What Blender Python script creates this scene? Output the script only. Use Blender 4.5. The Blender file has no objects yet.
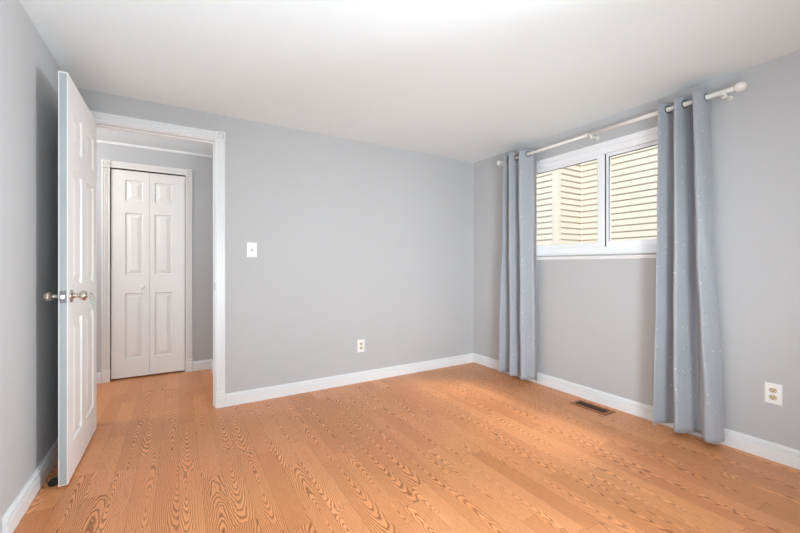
import bpy, bmesh, math, random
from mathutils import Vector, Matrix
random.seed(7)
PI = math.pi
S = bpy.context.scene
COL = S.collection

# ---------------------------------------------------------------- camera
F_PX, YAW, CAM_Z, HORIZON = 367.3, math.radians(31.03), 1.09, 264.95
cam = bpy.data.cameras.new('camera')
cam.sensor_width = 36.0
cam.lens = F_PX / 800 * 36
cam.shift_y = (HORIZON - 266.5) / 800
cam.clip_start = 0.02
co = bpy.data.objects.new('camera', cam)
co.location = (0, 0, CAM_Z)
co.rotation_euler = (PI / 2, 0, -YAW)
COL.objects.link(co)
S.camera = co

# ---------------------------------------------------------------- light and exposure
S.view_settings.view_transform = 'Standard'
S.view_settings.look = 'None'
S.view_settings.exposure = 0.14
S.view_settings.gamma = 1.0
S.view_settings.use_curve_mapping = False
S.cycles.max_bounces = 12
S.cycles.diffuse_bounces = 8
S.cycles.sample_clamp_indirect = 6.0

world = bpy.data.worlds.new('sky')
S.world = world
world.use_nodes = True
bg = world.node_tree.nodes['Background']
bg.inputs['Color'].default_value = (0.86, 0.93, 1.0, 1)
bg.inputs['Strength'].default_value = 0.9


def light(name, kind, loc, energy, color=(1, 1, 1), direction=None, **kw):
    l = bpy.data.lights.new(name, kind)
    l.energy = energy
    l.color = color
    for k, v in kw.items():
        setattr(l, k, v)
    o = bpy.data.objects.new(name, l)
    o.location = loc
    if direction is not None:
        o.rotation_euler = Vector(direction).to_track_quat('-Z', 'Y').to_euler()
    COL.objects.link(o)
    return o


light('sun', 'SUN', (0, 0, 8), 2.75, (1.0, 0.96, 0.88), (0.56, 0.46, -0.69), angle=math.radians(2))
# area lamp added between the two houses, imitating steep sky light through the window
light('daylight_fill', 'AREA', (3.85, 1.25, 3.5), 22, (1.0, 0.98, 0.95), (-0.65, 0.45, -1.5),
      shape='RECTANGLE', size=0.5, size_y=0.7, spread=math.radians(60))
# unseen fill lamp added low behind the camera, brightening the ceiling
light('ceiling_fill', 'AREA', (-0.10, -0.35, 0.28), 38, (0.72, 0.91, 1.0), (0.0, 0.3, 1),
      shape='DISK', size=1.3)
# area lamp added out of frame at the right, to brighten the left wall
light('side_fill', 'AREA', (2.66, 0.30, 1.12), 43, (0.85, 0.94, 1.0), (-1.0, 0.06, 0.0),
      shape='RECTANGLE', size=0.3, size_y=0.6, spread=math.radians(92))
# another added fill lamp behind the camera, for the back wall and corner
light('soft_fill', 'AREA', (0.75, -0.80, 0.95), 21, (0.84, 0.94, 1.0), (0.38, 1.0, -0.02),
      shape='RECTANGLE', size=0.7, size_y=0.9, spread=math.radians(84))
# ceiling lamp of the hall, left of the doorway
light('hall_lamp', 'POINT', (-1.45, 3.50, 1.95), 26, (0.98, 0.96, 0.95), shadow_soft_size=0.12)

# ---------------------------------------------------------------- measures of the place
XR, YB, XL, YR = 2.847, 3.122, -0.596, -0.95
H = 2.24
YH, XHR, XHL = 4.34, 0.30, -1.75      # hall: far wall, right wall, left end
WT = 0.12                             # partition thickness
OX0, OX1, OZ = -0.505, 0.236, 2.036   # doorway opening (between jambs)
CX0, CX1, CZ = -0.552, 0.056, 2.003   # closet opening
WY0, WY1, WZ0, WZ1 = 0.985, 2.405, 1.182, 2.03   # window hole


# ---------------------------------------------------------------- material helpers
class N:
    """tiny wrapper to write node maths quickly"""
    def __init__(self, mat):
        self.t = mat.node_tree
        self.n = self.t.nodes
        self.l = self.t.links

    def link(self, a, b):
        self.l.new(a, b)

    def put(self, sock, v):
        if isinstance(v, (int, float)):
            sock.default_value = v
        elif isinstance(v, (tuple, list)):
            sock.default_value = v
        else:
            self.l.new(v, sock)

    def m(self, op, a, b=None, c=None, clamp=False):
        x = self.n.new('ShaderNodeMath')
        x.operation = op
        x.use_clamp = clamp
        self.put(x.inputs[0], a)
        if b is not None:
            self.put(x.inputs[1], b)
        if c is not None:
            self.put(x.inputs[2], c)
        return x.outputs[0]

    def xyz(self, a, b, c=0.0):
        x = self.n.new('ShaderNodeCombineXYZ')
        for i, v in enumerate((a, b, c)):
            self.put(x.inputs[i], v)
        return x.outputs[0]

    def sep(self, v):
        x = self.n.new('ShaderNodeSeparateXYZ')
        self.l.new(v, x.inputs[0])
        return x.outputs

    def noise(self, vec, scale, detail=2.0, rough=0.5):
        x = self.n.new('ShaderNodeTexNoise')
        self.l.new(vec, x.inputs['Vector'])
        x.inputs['Scale'].default_value = scale
        x.inputs['Detail'].default_value = detail
        x.inputs['Roughness'].default_value = rough
        return x.outputs['Fac']

    def white(self, vec):
        x = self.n.new('ShaderNodeTexWhiteNoise')
        x.noise_dimensions = '3D'
        self.l.new(vec, x.inputs['Vector'])
        return x.outputs

    def mix(self, fac, a, b):
        x = self.n.new('ShaderNodeMix')
        x.data_type = 'RGBA'
        self.put(x.inputs['Factor'], fac)
        for s, v in ((x.inputs[6], a), (x.inputs[7], b)):
            self.put(s, v if not isinstance(v, tuple) or len(v) == 4 else (*v, 1))
        return x.outputs[2]

    def step(self, v, lo, hi):
        x = self.n.new('ShaderNodeMapRange')
        x.interpolation_type = 'SMOOTHSTEP'
        self.put(x.inputs[0], v)
        x.inputs[1].default_value = lo
        x.inputs[2].default_value = hi
        return x.outputs[0]

    def bump(self, h, strength, dist):
        x = self.n.new('ShaderNodeBump')
        x.inputs['Strength'].default_value = strength
        x.inputs['Distance'].default_value = dist
        self.l.new(h, x.inputs['Height'])
        return x.outputs[0]


def mat(name, col, rough=0.5, metal=0.0, **kw):
    m = bpy.data.materials.new(name)
    m.use_nodes = True
    b = m.node_tree.nodes['Principled BSDF']
    b.inputs['Base Color'].default_value = (*col, 1)
    b.inputs['Roughness'].default_value = rough
    b.inputs['Metallic'].default_value = metal
    for k, v in kw.items():
        b.inputs[k.replace('_', ' ')].default_value = v
    return m, b, N(m)


def painted(name, col, rough=0.5, bump=0.12, scale=260.0, var=0.025):
    """painted surface: faint roller texture and a trace of tone variation"""
    m, b, n = mat(name, col, rough)
    g = n.n.new('ShaderNodeTexCoord').outputs['Object']
    f = n.noise(g, 1.7, 3)
    n.link(n.mix(f, tuple(c * (1 - var) for c in col), tuple(min(1, c * (1 + var)) for c in col)), b.inputs['Base Color'])
    n.link(n.bump(n.noise(g, scale, 3, 0.6), bump, 0.002), b.inputs['Normal'])
    return m


M = {}
M['wall'] = painted('grey wall paint', (0.505, 0.508, 0.515), 0.55, 0.18, 220)
M['ceiling'] = painted('white ceiling paint', (0.80, 0.86, 0.88), 0.8, 0.25, 160)
M['trim'] = painted('white satin trim paint', (0.80, 0.808, 0.815), 0.32, 0.015, 60, 0.01)
M['door'] = painted('white door paint', (0.86, 0.855, 0.845), 0.36, 0.05, 120, 0.01)
M['door_edge'] = painted('blue grey door edge', (0.40, 0.435, 0.445), 0.45, 0.02, 60, 0.03)  # even blue grey tint, darker than the door faces
M['closet'] = painted('off white closet paint', (0.79, 0.77, 0.75), 0.38, 0.05, 120, 0.01)
M['vinyl'] = painted('white window vinyl', (0.85, 0.86, 0.88), 0.3, 0.02, 60, 0.01)
M['rod'] = painted('cream rod enamel', (0.80, 0.79, 0.74), 0.35, 0.03, 80, 0.01)
M['plate'] = painted('white plastic plate', (0.86, 0.86, 0.84), 0.3, 0.0, 80, 0.0)
M['almond'] = painted('almond plastic', (0.62, 0.52, 0.34), 0.35, 0.0, 80, 0.02)
M['dark'] = painted('dark slot', (0.02, 0.018, 0.016), 0.6, 0.0, 80, 0.0)
M['nickel'] = mat('satin nickel', (0.62, 0.56, 0.50), 0.25, 1.0)[0]
M['key'] = mat('worn key metal', (0.36, 0.34, 0.32), 0.42, 1.0)[0]
M['plate_metal'] = mat('dull latch metal', (0.22, 0.21, 0.22), 0.38, 1.0)[0]
M['grommet'] = mat('dark gunmetal ring', (0.09, 0.09, 0.10), 0.3, 1.0)[0]
M['rubber'] = painted('black rubber', (0.012, 0.012, 0.013), 0.6, 0.1, 200, 0.0)
M['gasket'] = painted('dark glazing gasket', (0.03, 0.04, 0.05), 0.6, 0.0, 80, 0.0)
M['siding'] = painted('cream vinyl siding', (0.84, 0.785, 0.69), 0.55, 0.08, 60, 0.02)
M['corner_trim'] = painted('pale cream corner trim', (0.88, 0.83, 0.74), 0.5, 0.03, 60, 0.01)
M['toggle'] = painted('brown switch toggle', (0.16, 0.08, 0.06), 0.4, 0.0, 80, 0.0)


def floor_material():
    m, b, n = mat('oak laminate', (0.6, 0.3, 0.13), 0.33)
    g = n.n.new('ShaderNodeTexCoord').outputs['Object']
    x, y, z = n.sep(g)
    Wd, L = 0.096, 0.70
    xs = n.m('DIVIDE', x, Wd)
    row = n.m('FLOOR', xs)
    fx = n.m('SUBTRACT', n.m('FRACT', xs), 0.5)
    rr = n.white(n.xyz(row, 3.7, 1.1))[0]
    ys = n.m('ADD', n.m('DIVIDE', y, L), n.m('MULTIPLY', rr, 7.0))
    colm = n.m('FLOOR', ys)
    fy = n.m('SUBTRACT', n.m('FRACT', ys), 0.5)
    cell = n.white(n.xyz(row, colm, 5.0))
    c1 = cell[0]
    r1, r2, r3 = n.sep(cell[1])
    lx = n.m('ADD', n.m('MULTIPLY', fx, Wd), n.m('MULTIPLY', n.m('SUBTRACT', r1, 0.5), 0.110))
    ly = n.m('ADD', n.m('MULTIPLY', fy, L), n.m('MULTIPLY', n.m('SUBTRACT', r2, 0.5), 0.7))
    slow = n.noise(n.xyz(n.m('MULTIPLY', x, 9.0), n.m('MULTIPLY', y, 3.2), n.m('MULTIPLY', r3, 9.0)), 1.0, 2)
    med = n.noise(n.xyz(n.m('MULTIPLY', x, 42.0), n.m('MULTIPLY', y, 16.0), r3), 1.0, 2)
    ly = n.m('ADD', ly, n.m('MULTIPLY', n.m('SUBTRACT', slow, 0.5), 0.16))
    d = n.m('SQRT', n.m('ADD', n.m('MULTIPLY', lx, lx), n.m('MULTIPLY', n.m('MULTIPLY', ly, ly), 0.009)))
    d = n.m('ADD', d, n.m('MULTIPLY', n.m('SUBTRACT', slow, 0.5), 0.024))
    d = n.m('ADD', d, n.m('MULTIPLY', n.m('SUBTRACT', med, 0.5), 0.0075))
    ring = n.m('FRACT', n.m('MULTIPLY', d, n.m('MULTIPLY_ADD', cell[0], 40.0, 155.0)))
    line = n.m('MULTIPLY', n.step(ring, 0.0, 0.08), n.m('SUBTRACT', 1.0, n.step(ring, 0.10, 0.62)))
    fibre = n.noise(n.xyz(n.m('MULTIPLY', x, 420.0), n.m('MULTIPLY', y, 22.0), r3), 1.0, 3, 0.6)
    line = n.m('MULTIPLY', line, n.m('MULTIPLY_ADD', fibre, 1.3, 0.30))
    patch = n.noise(n.xyz(n.m('MULTIPLY', x, 7.0), n.m('MULTIPLY', y, 2.4), 4.0), 1.0, 2)
    line = n.m('MULTIPLY', line, n.m('MULTIPLY_ADD', patch, 0.9, n.m('MULTIPLY_ADD', r3, 0.45, 0.30)), clamp=True)
    base = n.mix(c1, (0.74, 0.295, 0.108, 1), (0.90, 0.395, 0.165, 1))
    base = n.mix(n.m('MULTIPLY', n.step(fibre, 0.35, 0.75), 0.42), base, (0.58, 0.235, 0.085, 1))
    colr = n.mix(n.m('MULTIPLY', line, 0.95), base, (0.30, 0.090, 0.022, 1))
    ex = n.m('ABSOLUTE', fx)
    ey = n.m('ABSOLUTE', fy)
    seam = n.m('MAXIMUM', n.step(ex, 0.5 - 0.0011 / Wd, 0.5 - 0.0003 / Wd), n.step(ey, 0.5 - 0.0014 / L, 0.5 - 0.0004 / L))
    colr = n.mix(n.m('MULTIPLY', seam, 0.62), colr, (0.20, 0.075, 0.03, 1))
    n.link(colr, b.inputs['Base Color'])
    n.link(n.m('MULTIPLY_ADD', line, 0.12, 0.33), b.inputs['Roughness'])
    n.link(n.bump(n.m('ADD', n.m('MULTIPLY', seam, -1.0), n.m('MULTIPLY', line, -0.25)), 0.25, 0.001), b.inputs['Normal'])
    return m


M['floor'] = floor_material()


def fabric_material():
    m, b, n = mat('grey blue curtain fabric', (0.45, 0.47, 0.51), 0.62)
    b.inputs['Sheen Weight'].default_value = 0.35
    uv = n.n.new('ShaderNodeUVMap').outputs[0]
    u, v, _ = n.sep(uv)
    # thin trailing sprigs
    k = n.m('ADD', n.m('DIVIDE', u, 0.105), n.m('MULTIPLY', n.m('SINE', n.m('MULTIPLY', v, 13.0)), 0.26))
    k = n.m('ADD', k, n.m('MULTIPLY', n.m('SUBTRACT', n.noise(n.xyz(n.m('MULTIPLY', u, 3.0), n.m('MULTIPLY', v, 4.0)), 1.0, 1), 0.5), 0.6))
    fr = n.m('ABSOLUTE', n.m('SUBTRACT', n.m('FRACT', k), 0.5))
    vine = n.m('SUBTRACT', 1.0, n.step(fr, 0.010, 0.040))
    k2 = n.m('ADD', n.m('DIVIDE', u, 0.16), n.m('MULTIPLY', n.m('SINE', n.m('MULTIPLY_ADD', v, 21.0, 2.0)), 0.22))
    fr2 = n.m('ABSOLUTE', n.m('SUBTRACT', n.m('FRACT', k2), 0.5))
    vine = n.m('MAXIMUM', vine, n.m('SUBTRACT', 1.0, n.step(fr2, 0.006, 0.026)))
    vo = n.n.new('ShaderNodeTexVoronoi')
    vo.voronoi_dimensions = '2D'
    vo.inputs['Scale'].default_value = 17.0
    vo.inputs['Randomness'].default_value = 0.95
    n.link(uv, vo.inputs['Vector'])
    dots = n.m('SUBTRACT', 1.0, n.step(vo.outputs['Distance'], 0.045, 0.070))
    cr, cg, cb = n.sep(vo.outputs['Color'])
    lightdot = n.m('MULTIPLY', dots, n.m('GREATER_THAN', cr, 0.78))
    darkdot = n.m('MULTIPLY', dots, n.m('LESS_THAN', cr, 0.45))
    weave = n.noise(n.xyz(n.m('MULTIPLY', u, 900.0), n.m('MULTIPLY', v, 500.0)), 1.0, 1)
    big = n.noise(n.xyz(n.m('MULTIPLY', u, 9.0), n.m('MULTIPLY', v, 5.0)), 1.0, 3)
    c = n.mix(big, (0.385, 0.402, 0.435, 1), (0.435, 0.452, 0.485, 1))
    c = n.mix(n.m('MULTIPLY', vine, 0.40), c, (0.34, 0.37, 0.43, 1))
    c = n.mix(n.m('MULTIPLY', darkdot, 0.75), c, (0.10, 0.12, 0.16, 1))
    c = n.mix(lightdot, c, (0.95, 0.95, 0.95, 1))
    n.link(c, b.inputs['Base Color'])
    n.link(n.bump(n.m('ADD', n.m('MULTIPLY', weave, 0.3), n.m('MULTIPLY', vine, 0.6)), 0.3, 0.001), b.inputs['Normal'])
    tr = n.n.new('ShaderNodeBsdfTranslucent')
    tr.inputs['Color'].default_value = (0.55, 0.58, 0.62, 1)
    mx = n.n.new('ShaderNodeMixShader')
    mx.inputs[0].default_value = 0.14
    n.link(b.outputs[0], mx.inputs[1])
    n.link(tr.outputs[0], mx.inputs[2])
    n.link(mx.outputs[0], n.n['Material Output'].inputs['Surface'])
    return m


M['fabric'] = fabric_material()


def glass_material():
    m = bpy.data.materials.new('clear window glass')
    m.use_nodes = True
    n = N(m)
    n.n.remove(n.n['Principled BSDF'])
    t = n.n.new('ShaderNodeBsdfTransparent')
    t.inputs[0].default_value = (0.98, 0.98, 0.98, 1)
    g = n.n.new('ShaderNodeBsdfGlossy')
    g.inputs['Roughness'].default_value = 0.02
    f = n.n.new('ShaderNodeLayerWeight')
    f.inputs['Blend'].default_value = 0.5
    mx = n.n.new('ShaderNodeMixShader')
    n.link(n.m('MULTIPLY_ADD', n.m('POWER', f.outputs['Facing'], 5.0), 0.85, 0.03), mx.inputs[0])
    n.link(t.outputs[0], mx.inputs[1])
    n.link(g.outputs[0], mx.inputs[2])
    n.link(mx.outputs[0], n.n['Material Output'].inputs['Surface'])
    return m


M['glass'] = glass_material()


def ground_material():
    m, b, n = mat('lawn', (0.12, 0.17, 0.06), 0.9)
    g = n.n.new('ShaderNodeTexCoord').outputs['Object']
    f = n.noise(g, 18.0, 4, 0.7)
    n.link(n.mix(f, (0.07, 0.11, 0.03), (0.19, 0.24, 0.09)), b.inputs['Base Color'])
    n.link(n.bump(f, 0.6, 0.03), b.inputs['Normal'])
    return m


M['lawn'] = ground_material()


def bronze_material():
    m, b, n = mat('brown register enamel', (0.16, 0.065, 0.028), 0.5, 0.0)
    g = n.n.new('ShaderNodeTexCoord').outputs['Object']
    f = n.noise(g, 60.0, 3)
    n.link(n.mix(f, (0.30, 0.105, 0.034), (0.44, 0.170, 0.060)), b.inputs['Base Color'])
    return m


M['bronze'] = bronze_material()
M['dark_bronze'] = painted('dark bronze scrollwork', (0.10, 0.038, 0.016), 0.5, 0.0, 80, 0.05)


# ---------------------------------------------------------------- mesh helpers
def obj(name, bm, m, parent=None, smooth=False, bevel=0.0, kind=None, label=None):
    bmesh.ops.recalc_face_normals(bm, faces=bm.faces)
    me = bpy.data.meshes.new(name)
    bm.to_mesh(me)
    bm.free()
    o = bpy.data.objects.new(name, me)
    COL.objects.link(o)
    me.materials.append(m)
    if smooth:
        for p in me.polygons:
            p.use_smooth = True
    if parent is not None:
        o.parent = parent
        o.matrix_parent_inverse = Matrix.Translation(-Vector(parent.location))
    if bevel:
        bv = o.modifiers.new('bevel', 'BEVEL')
        bv.width = bevel
        bv.segments = 2
        bv.limit_method = 'ANGLE'
    if kind:
        o['kind'] = kind
    if label:
        o['label'] = label
    return o


def empty(name, loc, label=None, cat=None, group=None, kind=None):
    o = bpy.data.objects.new(name, None)
    o.location = loc
    o.empty_display_size = 0.05
    COL.objects.link(o)
    tag(o, label, cat, group, kind)
    return o


def tag(o, label=None, cat=None, group=None, kind=None):
    for k, v in (('label', label), ('category', cat), ('group', group), ('kind', kind)):
        if v:
            o[k] = v
    return o


def box(bm, x0, x1, y0, y1, z0, z1):
    v = [bm.verts.new((x, y, z)) for x in (x0, x1) for y in (y0, y1) for z in (z0, z1)]
    for f in ((0, 1, 3, 2), (4, 6, 7, 5), (0, 4, 5, 1), (2, 3, 7, 6), (0, 2, 6, 4), (1, 5, 7, 3)):
        bm.faces.new([v[i] for i in f])


def boxes(*bs):
    bm = bmesh.new()
    for b in bs:
        box(bm, *b)
    return bm


def extrude(bm, prof, p0, p1, a, b):
    """sweep a closed 2D profile (a, b) from p0 to p1"""
    p0, p1, a, b = Vector(p0), Vector(p1), Vector(a), Vector(b)
    r0 = [bm.verts.new(p0 + a * q[0] + b * q[1]) for q in prof]
    r1 = [bm.verts.new(p1 + a * q[0] + b * q[1]) for q in prof]
    k = len(prof)
    for i in range(k):
        j = (i + 1) % k
        bm.faces.new((r0[i], r0[j], r1[j], r1[i]))
    bm.faces.new(r0)
    bm.faces.new(r1[::-1])


def lathe(bm, prof, origin, axis, seg=24):
    """prof: (distance along axis, radius)"""
    axis = Vector(axis).normalized()
    o = Vector(origin)
    up = Vector((0, 0, 1)) if abs(axis.z) < 0.9 else Vector((1, 0, 0))
    e1 = axis.cross(up).normalized()
    e2 = axis.cross(e1)
    rings = []
    for d, r in prof:
        if r < 1e-6:
            rings.append([bm.verts.new(o + axis * d)])
        else:
            rings.append([bm.verts.new(o + axis * d + (e1 * math.cos(2 * PI * i / seg) + e2 * math.sin(2 * PI * i / seg)) * r) for i in range(seg)])
    for A, B in zip(rings, rings[1:]):
        for i in range(seg):
            j = (i + 1) % seg
            if len(A) == 1 and len(B) == 1:
                continue
            if len(A) == 1:
                bm.faces.new((A[0], B[i], B[j]))
            elif len(B) == 1:
                bm.faces.new((A[i], A[j], B[0]))
            else:
                bm.faces.new((A[i], A[j], B[j], B[i]))
    for R_ in (rings[0], rings[-1]):
        if len(R_) > 1:
            bm.faces.new(R_)


def tube(bm, pts, r, seg=8, closed=False):
    pts = [Vector(p) for p in pts]
    k = len(pts)
    rings = []
    for i, p in enumerate(pts):
        a = pts[(i - 1) % k] if (closed or i > 0) else p
        b = pts[(i + 1) % k] if (closed or i < k - 1) else p
        t = (b - a).normalized()
        up = Vector((0, 0, 1)) if abs(t.z) < 0.95 else Vector((1, 0, 0))
        e1 = t.cross(up).normalized()
        e2 = t.cross(e1)
        rings.append([bm.verts.new(p + (e1 * math.cos(2 * PI * j / seg) + e2 * math.sin(2 * PI * j / seg)) * r) for j in range(seg)])
    for i in range(k if closed else k - 1):
        A, B = rings[i], rings[(i + 1) % k]
        for j in range(seg):
            q = (j + 1) % seg
            bm.faces.new((A[j], A[q], B[q], B[j]))
    if not closed:
        bm.faces.new(rings[0])
        bm.faces.new(rings[-1])


def torus(bm, c, n_, R_, r, seg=28, s2=8):
    n_ = Vector(n_).normalized()
    up = Vector((0, 0, 1)) if abs(n_.z) < 0.9 else Vector((1, 0, 0))
    e1 = n_.cross(up).normalized()
    e2 = n_.cross(e1)
    c = Vector(c)
    rings = []
    for i in range(seg):
        t = 2 * PI * i / seg
        d = e1 * math.cos(t) + e2 * math.sin(t)
        rings.append([bm.verts.new(c + d * (R_ + r * math.cos(2 * PI * j / s2)) + n_ * r * math.sin(2 * PI * j / s2)) for j in range(s2)])
    for i in range(seg):
        A, B = rings[i], rings[(i + 1) % seg]
        for j in range(s2):
            q = (j + 1) % s2
            bm.faces.new((A[j], A[q], B[q], B[j]))


# ---------------------------------------------------------------- shell
def structure(name, bm, m, parent=None, **k):
    return obj(name, bm, m, parent, kind='structure', **k)


structure('floor', boxes((XHL, XR + .15, YR, YH + .45, -0.08, 0.0)), M['floor'])
structure('ceiling', boxes((XHL - .1, XR + .15, YR - .1, YH + .5, H, H + .12)), M['ceiling'])
structure('wall_left', boxes((XL - .12, XL, YR, YB, 0, H)), M['wall'])
structure('wall_rear', boxes((XL - .12, XR + .15, YR - .12, YR, 0, H)), M['wall'])
structure('wall_back', boxes((XHL, OX0 - .012, YB, YB + WT, 0, H), (OX1 + .012, XR, YB, YB + WT, 0, H),
                             (OX0 - .012, OX1 + .012, YB, YB + WT, OZ + .012, H)), M['wall'])
structure('wall_right', boxes((XR, XR + .15, YR, WY0, 0, H), (XR, XR + .15, WY1, YB + WT, 0, H),
                              (XR, XR + .15, WY0, WY1, 0, WZ0), (XR, XR + .15, WY0, WY1, WZ1, H)), M['wall'])
structure('wall_hall_back', boxes((XHL, CX0 - .004, YH, YH + .1, 0, H), (CX1 + .004, XHR, YH, YH + .1, 0, H),
                                  (CX0 - .004, CX1 + .004, YH, YH + .1, CZ + .004, H),
                                  (CX0 - .1, CX1 + .1, YH + .4, YH + .45, 0, H),
                                  (CX0 - .1, CX0 - .05, YH + .1, YH + .4, 0, H),
                                  (CX1 + .05, CX1 + .1, YH + .1, YH + .4, 0, H)), M['wall'])
structure('wall_hall_right', boxes((XHR, XHR + .1, YB + WT, YH + .1, 0, H)), M['wall'])
structure('wall_hall_left', boxes((XHL - .1, XHL, YB, YH + .1, 0, H)), M['wall'])

# baseboards: stepped, moulded top edge
BB = [(0, 0), (.0165, 0), (.0165, .062), (.0150, .0640), (.0060, .0655), (.0060, .0730), (.0135, .0745), (.0135, .0840), (.0110, .0880),
      (.0060, .0905), (.0060, .0960), (0, .0975)]


def baseboard(name, runs):
    bm = bmesh.new()
    for p0, p1, nrm in runs:
        extrude(bm, BB, p0, p1, nrm, (0, 0, 1))
    return structure(name, bm, M['trim'])


baseboard('baseboard_back', [((.3065, YB, 0), (XR, YB, 0), (0, -1, 0))])
baseboard('baseboard_right', [((XR, YB, 0), (XR, YR, 0), (-1, 0, 0))])
baseboard('baseboard_left', [((XL, YB, 0), (XL, 2.045, 0), (1, 0, 0))])
baseboard('baseboard_hall_back', [((XHL, YH, 0), (CX0 - .0655, YH, 0), (0, -1, 0)), ((CX1 + .0655, YH, 0), (XHR, YH, 0), (0, -1, 0))])
baseboard('baseboard_hall_right', [((XHR, YH, 0), (XHR, YB + WT, 0), (-1, 0, 0))])
bm = bmesh.new()
cove = [(0, 0), (0, -.017), (.003, -.020), (.012, -.012), (.016, 0)]
extrude(bm, cove, (XHL, YH, H), (XHR, YH, H), (0, -1, 0), (0, 0, 1))
structure('trim_1', bm, M['trim'])


# fluted casing with corner rosettes and plinth blocks ----------------------------
def flute_profile(w, t=.013):
    p = [(0, 0), (0, t * .8), (.003, t)]
    x = .008
    k = 3
    step = (w - .016) / k
    for i in range(k):
        a = x + i * step
        p += [(a + .002, t), (a + step * .22, t - .0075), (a + step * .78, t - .0075), (a + step - .002, t)]
    p += [(w - .003, t), (w, t * .8), (w, 0)]
    return p


def rosette(parent, x, z, y, s, m):
    bm = bmesh.new()
    box(bm, x, x + s, y - .018, y, z, z + s)
    c = (x + s / 2, y - .0175, z + s / 2)
    lathe(bm, [(0, .027), (.005, .0265), (.0065, .0235), (.0005, .0205), (.0005, .0155), (.0065, .0125), (.0035, .008), (.008, .004), (.0085, 0)],
          c, (0, -1, 0), 28)
    return obj('rosette', bm, m, parent, bevel=.0015)


def casing_set(name, x0, x1, ztop, yface, w, m, ph, left=True):
    """x0, x1: inner edges of the side casings"""
    e = empty(name, ((x0 + x1) / 2, yface, 0), kind='structure')
    sides = ([(x0 - w, 'l')] if left else []) + [(x1, 'r')]
    for x, _ in sides:
        bm = bmesh.new()
        extrude(bm, flute_profile(w), (x, yface, ph), (x, yface, ztop), (1, 0, 0), (0, -1, 0))
        obj('side_casing', bm, m, e)
        bm = bmesh.new()
        extrude(bm, [(0, 0), (.017, 0), (.017, ph - .026), (.0125, ph - .023), (.0125, ph - .017), (.017, ph - .014), (.0165, ph - .004), (.013, ph), (0, ph)],
                (x - .0015, yface, 0), (x + w + .0015, yface, 0), (0, -1, 0), (0, 0, 1))
        obj('plinth_block', bm, m, e, bevel=.0008)
        rosette(e, x - .0015, ztop, yface, w + .003, m)
    bm = bmesh.new()
    extrude(bm, flute_profile(w), (x0, yface, ztop), (x1, yface, ztop), (0, 0, 1), (0, -1, 0))
    obj('head_casing', bm, m, e)
    return e


dc = casing_set('trim_2', OX0 - .006, OX1 + .006, OZ + .006, YB, .062, M['trim'], .126)
jb = boxes((OX1, OX1 + .012, YB, YB + WT, 0, OZ + .012), (OX0 - .012, OX0, YB, YB + WT, 0, OZ + .012), (OX0, OX1, YB, YB + WT, OZ, OZ + .012))
obj('jamb', jb, M['trim'], dc)
st = boxes((OX1 - .010, OX1, YB + .042, YB + .075, 0, OZ), (OX0, OX0 + .010, YB + .042, YB + .075, 0, OZ), (OX0 + .01, OX1 - .01, YB + .042, YB + .075, OZ - .010, OZ))
obj('door_stop_strip', st, M['trim'], dc, bevel=.002)
sp = boxes((OX1 - .0015, OX1 + .001, YB + .006, YB + .036, .90, .958))
obj('strike_plate', sp, M['plate_metal'], dc, label='dark metal strike plate')
# hall side casing of the doorway
casing_set('trim_3', CX0, CX1, CZ, YH, .0605, M['closet'], .126)


# ---------------------------------------------------------------- panelled door leaves
def panel_leaf(w, h, t, rects, inset=.030, depth=.008, lip=.007):
    """slab in local x 0..w, y 0..t, z 0..h with raised panels on both faces"""
    bm = bmesh.new()
    xs = sorted({0, w, *[r[0] for r in rects], *[r[1] for r in rects]})
    zs = sorted({0, h, *[r[2] for r in rects], *[r[3] for r in rects]})

    def inside(x, z):
        for r in rects:
            if r[0] < x < r[1] and r[2] < z < r[3]:
                return True
        return False
    for yf, s in ((0, 1), (t, -1)):
        for a, b in zip(xs, xs[1:]):
            for c, d in zip(zs, zs[1:]):
                if inside((a + b) / 2, (c + d) / 2):
                    continue
                bm.faces.new([bm.verts.new(p) for p in ((a, yf, c), (b, yf, c), (b, yf, d), (a, yf, d))])
        for r in rects:
            prev = None
            for ins, dep in ((0, 0), (.0015, .0025), (lip, depth), (lip + .004, depth), (lip + inset, .0015), (lip + inset + .001, .001)):
                q = [bm.verts.new((x, yf + s * dep, z)) for x, z in ((r[0] + ins, r[2] + ins), (r[1] - ins, r[2] + ins), (r[1] - ins, r[3] - ins), (r[0] + ins, r[3] - ins))]
                if prev:
                    for i in range(4):
                        j = (i + 1) % 4
                        bm.faces.new((prev[i], prev[j], q[j], q[i]))
                prev = q
            bm.faces.new(prev)
    for a, b in zip(xs, xs[1:]):
        for z in (0, h):
            bm.faces.new([bm.verts.new(p) for p in ((a, 0, z), (b, 0, z), (b, t, z), (a, t, z))])
    for c, d in zip(zs, zs[1:]):
        for x in (0, w):
            bm.faces.new([bm.verts.new(p) for p in ((x, 0, c), (x, t, c), (x, t, d), (x, 0, d))])
    bmesh.ops.remove_doubles(bm, verts=bm.verts, dist=1e-5)
    return bm


ROWS = [(.170, .795), (.975, 1.565), (1.680, 1.878)]
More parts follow.
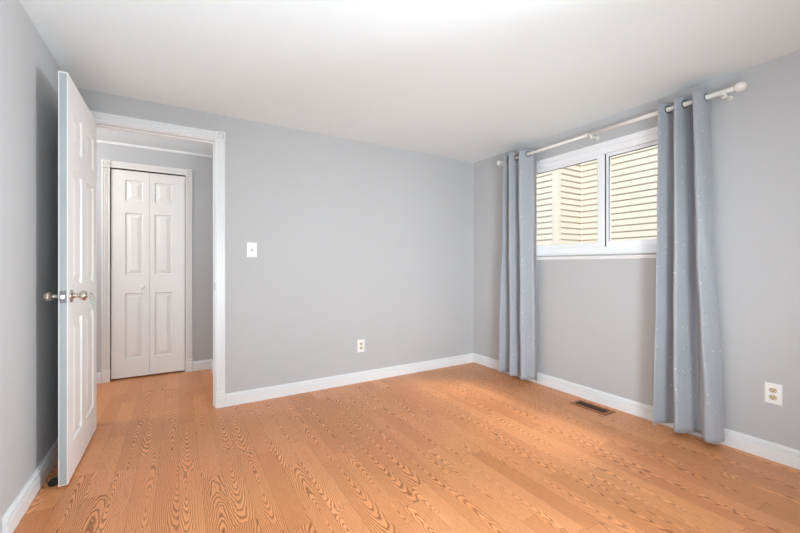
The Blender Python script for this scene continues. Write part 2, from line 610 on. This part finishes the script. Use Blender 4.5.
# open room door, standing at a right angle into the room
LW, LT = .735, .035
DX0, DX1, DY0, DY1, DZ = -.503, -.468, 2.385, 3.120, .012
rects = []
for za, zb in ROWS:
    rects += [(.105, .3125, za, zb), (.4225, .630, za, zb)]
bm = panel_leaf(LW, 2.022, LT, rects, inset=.040, depth=.011)
for v in bm.verts:      # local x runs along world Y
    v.co = Vector((DX1 - v.co.y, DY0 + v.co.x, DZ + v.co.z))
door1 = structure('door_1', bm, M['door'])
KY, KZ = DY0 + .062, .934
lp = boxes((DX0 + .005, DX1 - .005, DY0 - .0015, DY0 + .002, KZ - .030, KZ + .030))
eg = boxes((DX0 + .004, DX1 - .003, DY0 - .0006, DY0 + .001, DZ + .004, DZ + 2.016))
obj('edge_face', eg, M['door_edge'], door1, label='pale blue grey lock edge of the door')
lpo = obj('latch_plate', lp, M['plate_metal'], door1, bevel=.001, label='dark metal latch plate')
lb = bmesh.new()
extrude(lb, [(-.006, 0), (.006, 0), (.006, .004), (-.006, .011)], ((DX0 + DX1) / 2, DY0 - .001, KZ - .009), ((DX0 + DX1) / 2, DY0 - .001, KZ + .009), (1, 0, 0), (0, -1, 0))
obj('latch_bolt', lb, M['nickel'], door1)
KNOB = [(0, .033), (.003, .0335), (.006, .030), (.010, .016), (.013, .0115), (.030, .0105), (.034, .013), (.038, .021), (.045, .0262), (.052, .0265), (.059, .0225), (.063, .014), (.0645, 0)]
for x, s in ((DX1, 1), (DX0, -1)):
    bm = bmesh.new()
    lathe(bm, KNOB, (x, KY, KZ), (s, 0, 0), 32)
    k = obj('door_knob', bm, M['nickel'], door1, smooth=True, label='round satin nickel knob')
    bm = bmesh.new()
    lathe(bm, [(0, .0065), (.003, .0065), (.0045, .004), (.0045, 0)], (x + s * .064, KY, KZ), (s, 0, 0), 16)
    obj('keyhole' if s > 0 else 'turn_button', bm, M['nickel'], k)

# keys in the lock
kx = DX1 + .0685
keys = empty('key_ring', (kx, KY, KZ - .05), 'small silver keys on a ring hanging from the lock of the open white door', 'keys')
bm = bmesh.new()
box(bm, kx - .006, kx + .006, KY - .001, KY + .001, KZ - .003, KZ + .003)
lathe(bm, [(0, .008), (.002, .0105), (.014, .0105), (.016, .008)], (kx + .004, KY, KZ), (1, 0, 0), 16)
for v in bm.verts:
    if v.co.x > kx + .0035:
        v.co.y = KY + (v.co.y - KY) * .25
obj('inserted_key', bm, M['key'], keys)
bm = bmesh.new()
torus(bm, (kx + .014, KY, KZ - .013), (0, 1, 0), .0115, .0011, 24, 6)
obj('split_ring', bm, M['key'], keys, smooth=True)
for q, (dx, ln) in enumerate(((0.0, .034), (.004, .030))):
    bm = bmesh.new()
    cx, cz = kx + .014 + dx, KZ - .034
    lathe(bm, [(-.001, .0095), (.001, .0095)], (cx, KY + q * .003, cz), (0, 1, 0), 16)
    box(bm, cx - .0032, cx + .0032, KY + q * .003 - .0008, KY + q * .003 + .0008, cz - ln, cz - .007)
    for i in range(4):
        box(bm, cx + .003, cx + .0048, KY + q * .003 - .0008, KY + q * .003 + .0008, cz - ln + .003 + i * .005, cz - ln + .0055 + i * .005)
    obj('hanging_key', bm, M['key'], keys)

# domed rubber stop behind the back of the door
bm = bmesh.new()
lathe(bm, [(0, .021), (.003, .0225), (.010, .0225), (.018, .0205), (.025, .0155), (.029, .009), (.030, 0)], (-.532, 2.452, 0), (0, 0, 1), 24)
torus(bm, (-.532, 2.452, .010), (0, 0, 1), .0222, .0028, 28, 8)
wedge = obj('door_bumper', bm, M['rubber'], smooth=True)
tag(wedge, 'small round black rubber door stop on the floor behind the open white door', 'door stop')

# closet bifold door in the hall
door2 = empty('door_2', ((CX0 + CX1) / 2, YH + .03, 0), kind='structure')
CY = YH + .008
L1 = (-.5465, -.2488)
L2 = (-.2472, .0505)
for (a, b), cols in ((L1, (-.440, -.300)), (L2, (-.206, -.062))):
    rects = [(cols[0] - a, cols[1] - a, za - .004, zb - .004) for za, zb in ((.180, .806), (.985, 1.576), (1.692, 1.890))]
    bm = panel_leaf(b - a, 1.975, .030, rects, inset=.036, depth=.012)
    for v in bm.verts:
        v.co = Vector((a + v.co.x, CY + v.co.y, .016 + v.co.z))
    leaf = obj('door_leaf', bm, M['closet'], door2)
    if a == L1[0]:
        bm = bmesh.new()
        lathe(bm, [(0, .012), (.002, .012), (.005, .007), (.013, .0065), (.016, .012), (.021, .0165), (.027, .0165), (.032, .011), (.0335, 0)], (-.302, CY, .876), (0, -1, 0), 24)
        obj('door_knob', bm, M['plate'], leaf, smooth=True, label='small round white knob')
bm = boxes((.008, .050, YH - .002, YH + .020, 0, .003), (.046, .050, YH - .002, YH + .020, 0, .016))
obj('pivot_bracket', bm, M['nickel'], door2)
bm = boxes((CX0 - .002, CX1 + .002, CY + .005, CY + .030, CZ - .008, CZ + .002))
obj('top_track', bm, M['dark'], door2)

# ---------------------------------------------------------------- window
win = empty('window_1', (XR, (WY0 + WY1) / 2, WZ0), kind='structure')
FY0, FY1 = WY0 - .02, WY1 + .02
FZ1 = 2.050
# outer frame: stepped in section, sitting in the wall hole with a thin flange on the wall
bm = bmesh.new()
xf = XR - .010
for (a0, a1, b0, b1, x0, x1) in (
        (FY0, FY1, FZ1 - .042, FZ1, xf, XR + .10),          # top flange
        (FY0 + .04, FY1 - .04, FZ1 - .088, FZ1 - .042, xf + .008, XR + .10),
        (FY0, FY0 + .042, WZ0, FZ1 - .042, xf, XR + .10),
        (FY1 - .042, FY1, WZ0, FZ1 - .042, xf, XR + .10),
        (FY0 + .042, FY1 - .042, WZ0, WZ0 + .050, xf + .004, XR + .10)):
    box(bm, x0, x1, a0, a1, b0, b1)
obj('frame', bm, M['vinyl'], win, bevel=.002)


def sash(y0, y1, z0, z1, x0, x1, wl, wr, wt, wb, mesh_name='sash'):
    bm = bmesh.new()
    box(bm, x0, x1, y0, y0 + wr, z0, z1)
    box(bm, x0, x1, y1 - wl, y1, z0, z1)
    box(bm, x0, x1, y0 + wr, y1 - wl, z1 - wt, z1)
    box(bm, x0, x1, y0 + wr, y1 - wl, z0, z0 + wb)
    s = obj(mesh_name, bm, M['vinyl'], win, bevel=.002)
    g = bmesh.new()
    for (a, b, c, d) in ((y0 + wr, y1 - wl, z1 - wt - .004, z1 - wt), (y0 + wr, y1 - wl, z0 + wb, z0 + wb + .001),
                         (y1 - wl - .004, y1 - wl, z0 + wb, z1 - wt), (y0 + wr, y0 + wr + .002, z0 + wb, z1 - wt)):
        box(g, x0 + .003, x0 + .010, a, b, c, d)
    obj('gasket', g, M['gasket'], s)
    xm = x0 + .009
    p = boxes((xm, xm + .003, y0 + wr, y1 - wl, z0 + wb, z1 - wt))
    obj('glass_pane', p, M['glass'], s, label='clear glass pane')
    return s


SZ0, SZ1 = WZ0 + .050, FZ1 - .088
# fixed left light, meeting rail near the room
sash(1.641, FY1 - .042, SZ0, SZ1, XR + .006, XR + .018, .050, .056, .026, .038, 'fixed_sash')
# sliding right light, set further out
ss = sash(FY0 + .042, 1.640, SZ0, SZ1, XR + .030, XR + .060, .020, .045, .024, .040, 'sliding_sash')
obj('weather_strip', boxes((XR + .026, XR + .060, 1.6405, 1.690, SZ0, SZ1)), M['gasket'], ss)
bm = bmesh.new()
box(bm, XR - .030, XR + .004, .944, WY1 + .055, 1.172, WZ0)
sill = obj('sill', bm, M['trim'], win, bevel=.002)
bm = bmesh.new()
extrude(bm, [(0, 0), (.010, 0), (.012, .004), (.012, .010), (.016, .014), (.016, .027), (0, .027)], (XR, .962, 1.136), (XR, WY1 + .035, 1.136), (-1, 0, 0), (0, 0, 1))
obj('apron', bm, M['trim'], sill)
bm = boxes((XR - .006, XR + .012, 1.655, 1.683, 1.575, 1.640))

bm.free()

# ---------------------------------------------------------------- curtain rod
RX, RZ = XR - .090, 2.112
rod = empty('curtain_rod', (RX, 1.74, RZ), 'cream curtain rod with egg shaped finials above the window', 'curtain rod')
bm = bmesh.new()
lathe(bm, [(0, .0140), (.885, .0140)], (RX, .838, RZ), (0, 1, 0), 20)
obj('outer_tube', bm, M['rod'], rod, smooth=True).data.polygons[0].use_smooth = True
bm = bmesh.new()
lathe(bm, [(0, .0115), (.92, .0115)], (RX, 1.70, RZ), (0, 1, 0), 20)
obj('inner_tube', bm, M['rod'], rod, smooth=True)
bm = bmesh.new()
lathe(bm, [(0, .015), (.003, .0168), (.018, .0168), (.021, .014)], (RX, 1.712, RZ), (0, 1, 0), 20)
obj('tube_joint', bm, M['rod'], rod)
FIN = [(0, .015), (.004, .0175), (.010, .0175), (.013, .013), (.017, .013), (.020, .0185), (.028, .0245), (.040, .0280), (.052, .0280), (.064, .0245), (.073, .018), (.079, .010), (.0815, 0)]
bm = bmesh.new()
lathe(bm, [(a * .93, b * .93) for a, b in FIN], (RX, .842, RZ), (0, -1, 0), 28)
obj('finial', bm, M['rod'], rod, smooth=True)
bm = bmesh.new()
lathe(bm, [(0, .013), (.005, .017), (.010, .013), (.014, .012), (.018, .020), (.028, .0255), (.038, .0255), (.048, .019), (.053, .008), (.054, 0)], (RX, 2.615, RZ), (0, 1, 0), 28)
obj('finial', bm, M['rod'], rod, smooth=True)
for y in (.872, 1.690, 2.600):
    bm = bmesh.new()
    # cup under the rod, arm to the wall, wall plate
    cup = [(RX + math.cos(t) * .0185, y, RZ + math.sin(t) * .0185) for t in [PI * (1.0 + i / 12) for i in range(13)]]
    tube(bm, cup, .0045, 8)
    lathe(bm, [(0, .005), (.072, .005), (.082, .007), (.086, .013), (.0895, .014)], (RX + .001, y, RZ - .016), (1, 0, 0), 18)
    lathe(bm, [(.010, .010), (.014, .0115), (.034, .0115), (.037, .009), (.037, 0)], (RX + .001, y, RZ), (0, 0, -1), 18)
    bk = obj('bracket', bm, M['rod'], rod, smooth=False)
    bm = bmesh.new()
    lathe(bm, [(0, .0035), (.0015, .003), (.002, 0)], (RX - .0105, y, RZ - .026), (-1, 0, 0), 10)
    obj('screw', bm, M['plate_metal'], bk)


# ---------------------------------------------------------------- curtains
def catmull(pts, k=10):
    out = []
    n_ = len(pts)
    for i in range(n_ - 1):
        p0, p1, p2, p3 = pts[max(i - 1, 0)], pts[i], pts[i + 1], pts[min(i + 2, n_ - 1)]
        for j in range(k):
            t = j / k
            out.append(tuple(.5 * (2 * p1[c] + (p2[c] - p0[c]) * t + (2 * p0[c] - 5 * p1[c] + 4 * p2[c] - p3[c]) * t * t
                                   + (-p0[c] + 3 * p1[c] - 3 * p2[c] + p3[c]) * t ** 3) for c in (0, 1)))
    out.append(pts[-1])
    return out


def curtain(name, label, top, bot, z0, z1, seed):
    """top, bot: plan outlines (x, y) of the folds, running from the left hem to the right hem"""
    rnd = random.Random(seed)
    T, B = catmull(top), catmull(bot)
    n_ = len(T)
    NZ = 70
    ph = [rnd.uniform(0, 6.28) for _ in range(6)]
    e = empty(name, (RX, (top[0][1] + top[-1][1]) / 2, z0), label, 'curtain', 'grey curtains beside the window')
    bm = bmesh.new()
    uvl = bm.loops.layers.uv.new('UVMap')
    arc = [0]
    for i in range(1, n_):
        arc.append(arc[-1] + math.dist(B[i], B[i - 1]) * 1.1)
    grid = []
    for k in range(NZ + 1):
        s = k / NZ
        z = z0 + (z1 - z0) * s
        w = (1 - s) ** 1.3
        rowv = []
        for i in range(n_):
            x = T[i][0] * (1 - w) + B[i][0] * w
            y = T[i][1] * (1 - w) + B[i][1] * w
            q = i / 10
            amp = .0028 * min(1, (1 - s) * 2.2 + .05)
            x += amp * math.sin(z * 5.1 + q * 1.7 + ph[0]) + amp * .5 * math.sin(z * 11.7 + q * 2.9 + ph[1])
            y += amp * math.sin(z * 4.3 + q * 2.1 + ph[2]) + amp * .4 * math.sin(z * 13.0 + q * 1.3 + ph[3])
            zz = z
            if k == 0:
                zz += .004 * math.sin(q * 2.3 + ph[4])
            rowv.append(bm.verts.new((x, y, zz)))
        grid.append(rowv)
    for k in range(NZ):
        for i in range(n_ - 1):
            f = bm.faces.new((grid[k][i], grid[k][i + 1], grid[k + 1][i + 1], grid[k + 1][i]))
            for lo, (a, b) in zip(f.loops, ((k, i), (k, i + 1), (k + 1, i + 1), (k + 1, i))):
                lo[uvl].uv = (arc[b] + seed * .37, z0 + (z1 - z0) * a / NZ)
    cl = obj('panel', bm, M['fabric'], e, smooth=True)
    so = cl.modifiers.new('thickness', 'SOLIDIFY')
    so.thickness = .0022
    so.offset = 0
    # bottom hem and header seam: slim raised bands following the folds
    for zc, hh, w in ((z0 + .045, .0014, (1 - .045 / (z1 - z0)) ** 1.3), (z1 - .085, .0014, 0.0)):
        pts = []
        for i in range(0, n_):
            pts.append((T[i][0] * (1 - w) + B[i][0] * w, T[i][1] * (1 - w) + B[i][1] * w, zc))
    # metal eyelets where the cloth crosses the rod
    for i in range(1, n_):
        a, b = T[i - 1], T[i]
        if (a[0] - RX) * (b[0] - RX) <= 0 and a[0] != b[0]:
            t = (RX - a[0]) / (b[0] - a[0])
            y = a[1] + (b[1] - a[1]) * t
            tang = Vector((b[0] - a[0], b[1] - a[1], 0)).normalized()
            nrm = Vector((tang.y, -tang.x, 0))
            bm = bmesh.new()
            torus(bm, (RX, y, RZ), nrm, .0235, .0036, 32, 8)
            g = obj('eyelet', bm, M['grommet'], e, smooth=True)
            g['label'] = 'dark metal eyelet ring'
    return e


rx, wx = 2.690, 2.822
curtain('curtain', 'grey blue curtain with fine sprig pattern at the left side of the window',
        [(rx + .008, 2.535), (wx - .02, 2.500), (rx, 2.461), (wx - .01, 2.400), (rx, 2.341), (wx - .03, 2.270), (2.775, 2.215)],
        [(rx + .002, 2.600), (wx - .02, 2.525), (rx, 2.445), (wx - .02, 2.380), (rx, 2.316), (wx - .03, 2.255), (2.770, 2.205)],
        .036, 2.158, 1)
curtain('curtain', 'grey blue curtain with fine sprig pattern at the right side of the window',
        [(rx, 1.190), (wx - .01, 1.128), (rx, 1.098), (wx, 1.040), (rx - .004, 1.000), (rx, .974), (2.735, .960), (2.81, .957)],
        [(rx, 1.220), (wx - .01, 1.155), (rx, 1.095), (wx - .01, 1.015), (rx, .940), (rx + .02, .905), (2.755, .888), (2.79, .880)],
        .034, 2.158, 2)


# ---------------------------------------------------------------- switch, outlets
def plate_bm(c, u, n_, w, h, t=.006):
    """bevelled cover plate centred at c; u = horizontal direction, n_ = outward normal"""
    c, u, n_ = Vector(c), Vector(u), Vector(n_)
    z = Vector((0, 0, 1))
    bm = bmesh.new()
    prev = None
    for ins, d in ((0, 0), (0, t * .45), (.004, t)):
        q = [bm.verts.new(c + u * a * (w / 2 - ins) + z * b * (h / 2 - ins) + n_ * d) for a, b in ((-1, -1), (1, -1), (1, 1), (-1, 1))]
        if prev:
            for i in range(4):
                j = (i + 1) % 4
                bm.faces.new((prev[i], prev[j], q[j], q[i]))
        else:
            bm.faces.new(q[::-1])
        prev = q
    bm.faces.new(prev)
    return bm


def obox(bm, c, u, n_, a0, a1, z0, z1, d0, d1):
    c, u, n_ = Vector(c), Vector(u), Vector(n_)
    v = [bm.verts.new(c + u * a + Vector((0, 0, z)) + n_ * d) for a in (a0, a1) for d in (d0, d1) for z in (z0, z1)]
    for f in ((0, 1, 3, 2), (4, 6, 7, 5), (0, 4, 5, 1), (2, 3, 7, 6), (0, 2, 6, 4), (1, 5, 7, 3)):
        bm.faces.new([v[i] for i in f])


def outlet(label, c, u, n_):
    e = empty('wall_outlet', c, label, 'outlet', 'duplex wall outlets')
    obj('cover_plate', plate_bm(c, u, n_, .072, .116), M['plate'], e)
    c_, u_, nn = Vector(c), Vector(u), Vector(n_)
    for s in (1, -1):
        bm = bmesh.new()
        cc = c_ + Vector((0, 0, s * .0200))
        ring0, ring1 = [], []
        for i in range(24):
            t = 2 * PI * i / 24
            a, b = .0172 * math.cos(t), max(-.0132, min(.0132, .0172 * math.sin(t)))
            ring0.append(bm.verts.new(cc + u_ * a + Vector((0, 0, b)) + nn * .005))
            ring1.append(bm.verts.new(cc + u_ * a * .95 + Vector((0, 0, b * .95)) + nn * .0078))
        for i in range(24):
            j = (i + 1) % 24
            bm.faces.new((ring0[i], ring0[j], ring1[j], ring1[i]))
        bm.faces.new(ring1)
        r = obj('receptacle', bm, M['almond'], e, label='tan receptacle face')
        bm = bmesh.new()
        for a, w, h in ((-.0065, .0026, .0095), (.0065, .0026, .0080)):
            obox(bm, cc, u_, nn, a - w / 2, a + w / 2, -.001, h - .001, .0074, .0082)
        lathe(bm, [(0, .0030), (.0006, .0030)], cc + nn * .0076 - Vector((0, 0, .0075)), nn, 12)
        obj('slots', bm, M['dark'], r, label='dark plug slots')
    bm = bmesh.new()
    lathe(bm, [(0, .0032), (.0012, .0028), (.0014, 0)], c_ + nn * .0058, nn, 12)
    obj('screw', bm, M['almond'], e)
    return e


outlet('white duplex outlet low on the grey back wall', (1.453, YB, .336), (1, 0, 0), (0, -1, 0))
outlet('white duplex outlet on the window wall, right of the right curtain', (XR, .684, .370), (0, -1, 0), (-1, 0, 0))

sc = (.498, YB, 1.2115)
sw = empty('light_switch', sc, 'white toggle light switch on the back wall beside the doorway', 'light switch')
obj('cover_plate', plate_bm(sc, (1, 0, 0), (0, -1, 0), .075, .118), M['plate'], sw)
bm = bmesh.new()
obox(bm, sc, (1, 0, 0), (0, -1, 0), -.0055, .0055, -.0125, .0125, .0055, .0064)
slot = obj('toggle_slot', bm, M['toggle'], sw, label='dark slot around the toggle')
bm = bmesh.new()
extrude(bm, [(.005, -.006), (.005, .004), (.017, .0105), (.019, .006)], Vector(sc) + Vector((-.0040, 0, 0)), Vector(sc) + Vector((.0040, 0, 0)), (0, -1, 0), (0, 0, 1))
obj('toggle', bm, M['plate'], sw, bevel=.0008)
for s in (1, -1):
    bm = bmesh.new()
    lathe(bm, [(0, .0032), (.0012, .0028), (.0014, 0)], (sc[0], YB - .0058, sc[2] + s * .030), (0, -1, 0), 12)
    obj('screw', bm, M['nickel'], sw)

# ---------------------------------------------------------------- floor register
vx0, vx1, vy0, vy1 = 2.640, 2.775, 1.507, 1.797
vent = empty('floor_vent', ((vx0 + vx1) / 2, (vy0 + vy1) / 2, 0), 'brown scrolled metal floor register beside the window wall', 'floor vent')
bm = bmesh.new()
VF = [(.004, 0), (.004, .004), (.008, .0055), (.026, .0055), (.028, .003), (.028, 0)]
ring = []
for a, z in VF:
    ring.append([bm.verts.new(p) for p in ((vx0 + a, vy0 + a, z), (vx1 - a, vy0 + a, z), (vx1 - a, vy1 - a, z), (vx0 + a, vy1 - a, z))])
for A, B in zip(ring, ring[1:]):
    for i in range(4):
        j = (i + 1) % 4
        bm.faces.new((A[i], A[j], B[j], B[i]))
obj('rim', bm, M['bronze'], vent)
obj('shadow_gap', boxes((vx0, vx1, vy0, vy1, 0, .0012)), M['dark'], vent, label='painted shadow line around the rim')  # dark sheet that paints in the shadow outlining the rim
obj('duct_opening', boxes((vx0 + .026, vx1 - .026, vy0 + .026, vy1 - .026, .0010, .0016)), M['dark'], vent, label='dark opening under the grille')
bm = bmesh.new()
gx, gy0, gy1 = (vx0 + vx1) / 2, vy0 + .024, vy1 - .024
kk = 5
for i in range(kk):
    cy = gy0 + (gy1 - gy0) * (i + .5) / kk
    hw, hl = .041, (gy1 - gy0) / kk / 2
    torus(bm, (gx, cy, .0035), (0, 0, 1), .0120, .0017, 20, 6)
    for sx in (1, -1):
        for sy in (1, -1):
            pts = []
            for j in range(16):      # C scroll from the ring towards the corner
                t = j / 15
                ang = .4 + t * 4.3
                rad = .013 * (1 - .62 * t)
                ctr = Vector((gx + sx * .028, cy + sy * .013, .0035))
                pts.append(ctr + Vector((sx * math.cos(ang) * rad, sy * math.sin(ang) * rad, 0)))
            tube(bm, pts, .0015, 6)
            tube(bm, [(gx + sx * .010, cy + sy * .008, .0035), (gx + sx * hw, cy + sy * hl, .0035)], .0015, 6)
    tube(bm, [(gx - .043, cy + hl, .0035), (gx + .043, cy + hl, .0035)], .0015, 6)
obj('grille', bm, M['dark_bronze'], vent, label='dark bronze scrollwork')

# ---------------------------------------------------------------- outside
structure('ground', boxes((XR + .15, 16, -9, 14, -.42, -.30)), M['lawn'])
XA, XB, YC = 5.46, 6.14, 3.94
house = empty('neighbour_house', (XB, YC, -.3), 'cream clapboard house wall seen through the window', 'house')
LAP = .1016
ZT = 3.35


def siding(p0, p1, nrm):
    bm = bmesh.new()
    z = -.3
    while z < ZT - .01:
        extrude(bm, [(-.07, .004), (.014, .004), (.015, 0), (.018, 0), (.019, .010), (.004, LAP - .014), (-.07, LAP - .014)], (*p0, z), (*p1, z), nrm, (0, 0, 1))
        z += LAP
    return obj('siding', bm, M['siding'], house)


siding((XA, YC), (XA, 9.5), (-1, 0, 0))
siding((XA, YC), (XB, YC), (0, -1, 0))
siding((XB, YC), (XB, -5), (-1, 0, 0))
obj('wall_core', boxes((XA + .02, XB + .02, YC + .02, 9.5, -.3, ZT), (XB + .02, XB + .3, -5, 9.5, -.3, ZT)), M['siding'], house)
obj('corner_post', boxes((XA - .020, XA + .075, YC - .020, YC + .085, -.3, ZT)), M['corner_trim'], house, bevel=.004)
obj('corner_post', boxes((XB - .022, XB, YC - .022, YC, -.3, ZT)), M['corner_trim'], house)
obj('eave', boxes((XA - .35, XB + .3, YC - .30, 9.5, ZT, ZT + .14), (XB - .35, XB + .3, -5, YC - .30, ZT, ZT + .14)), M['corner_trim'], house)
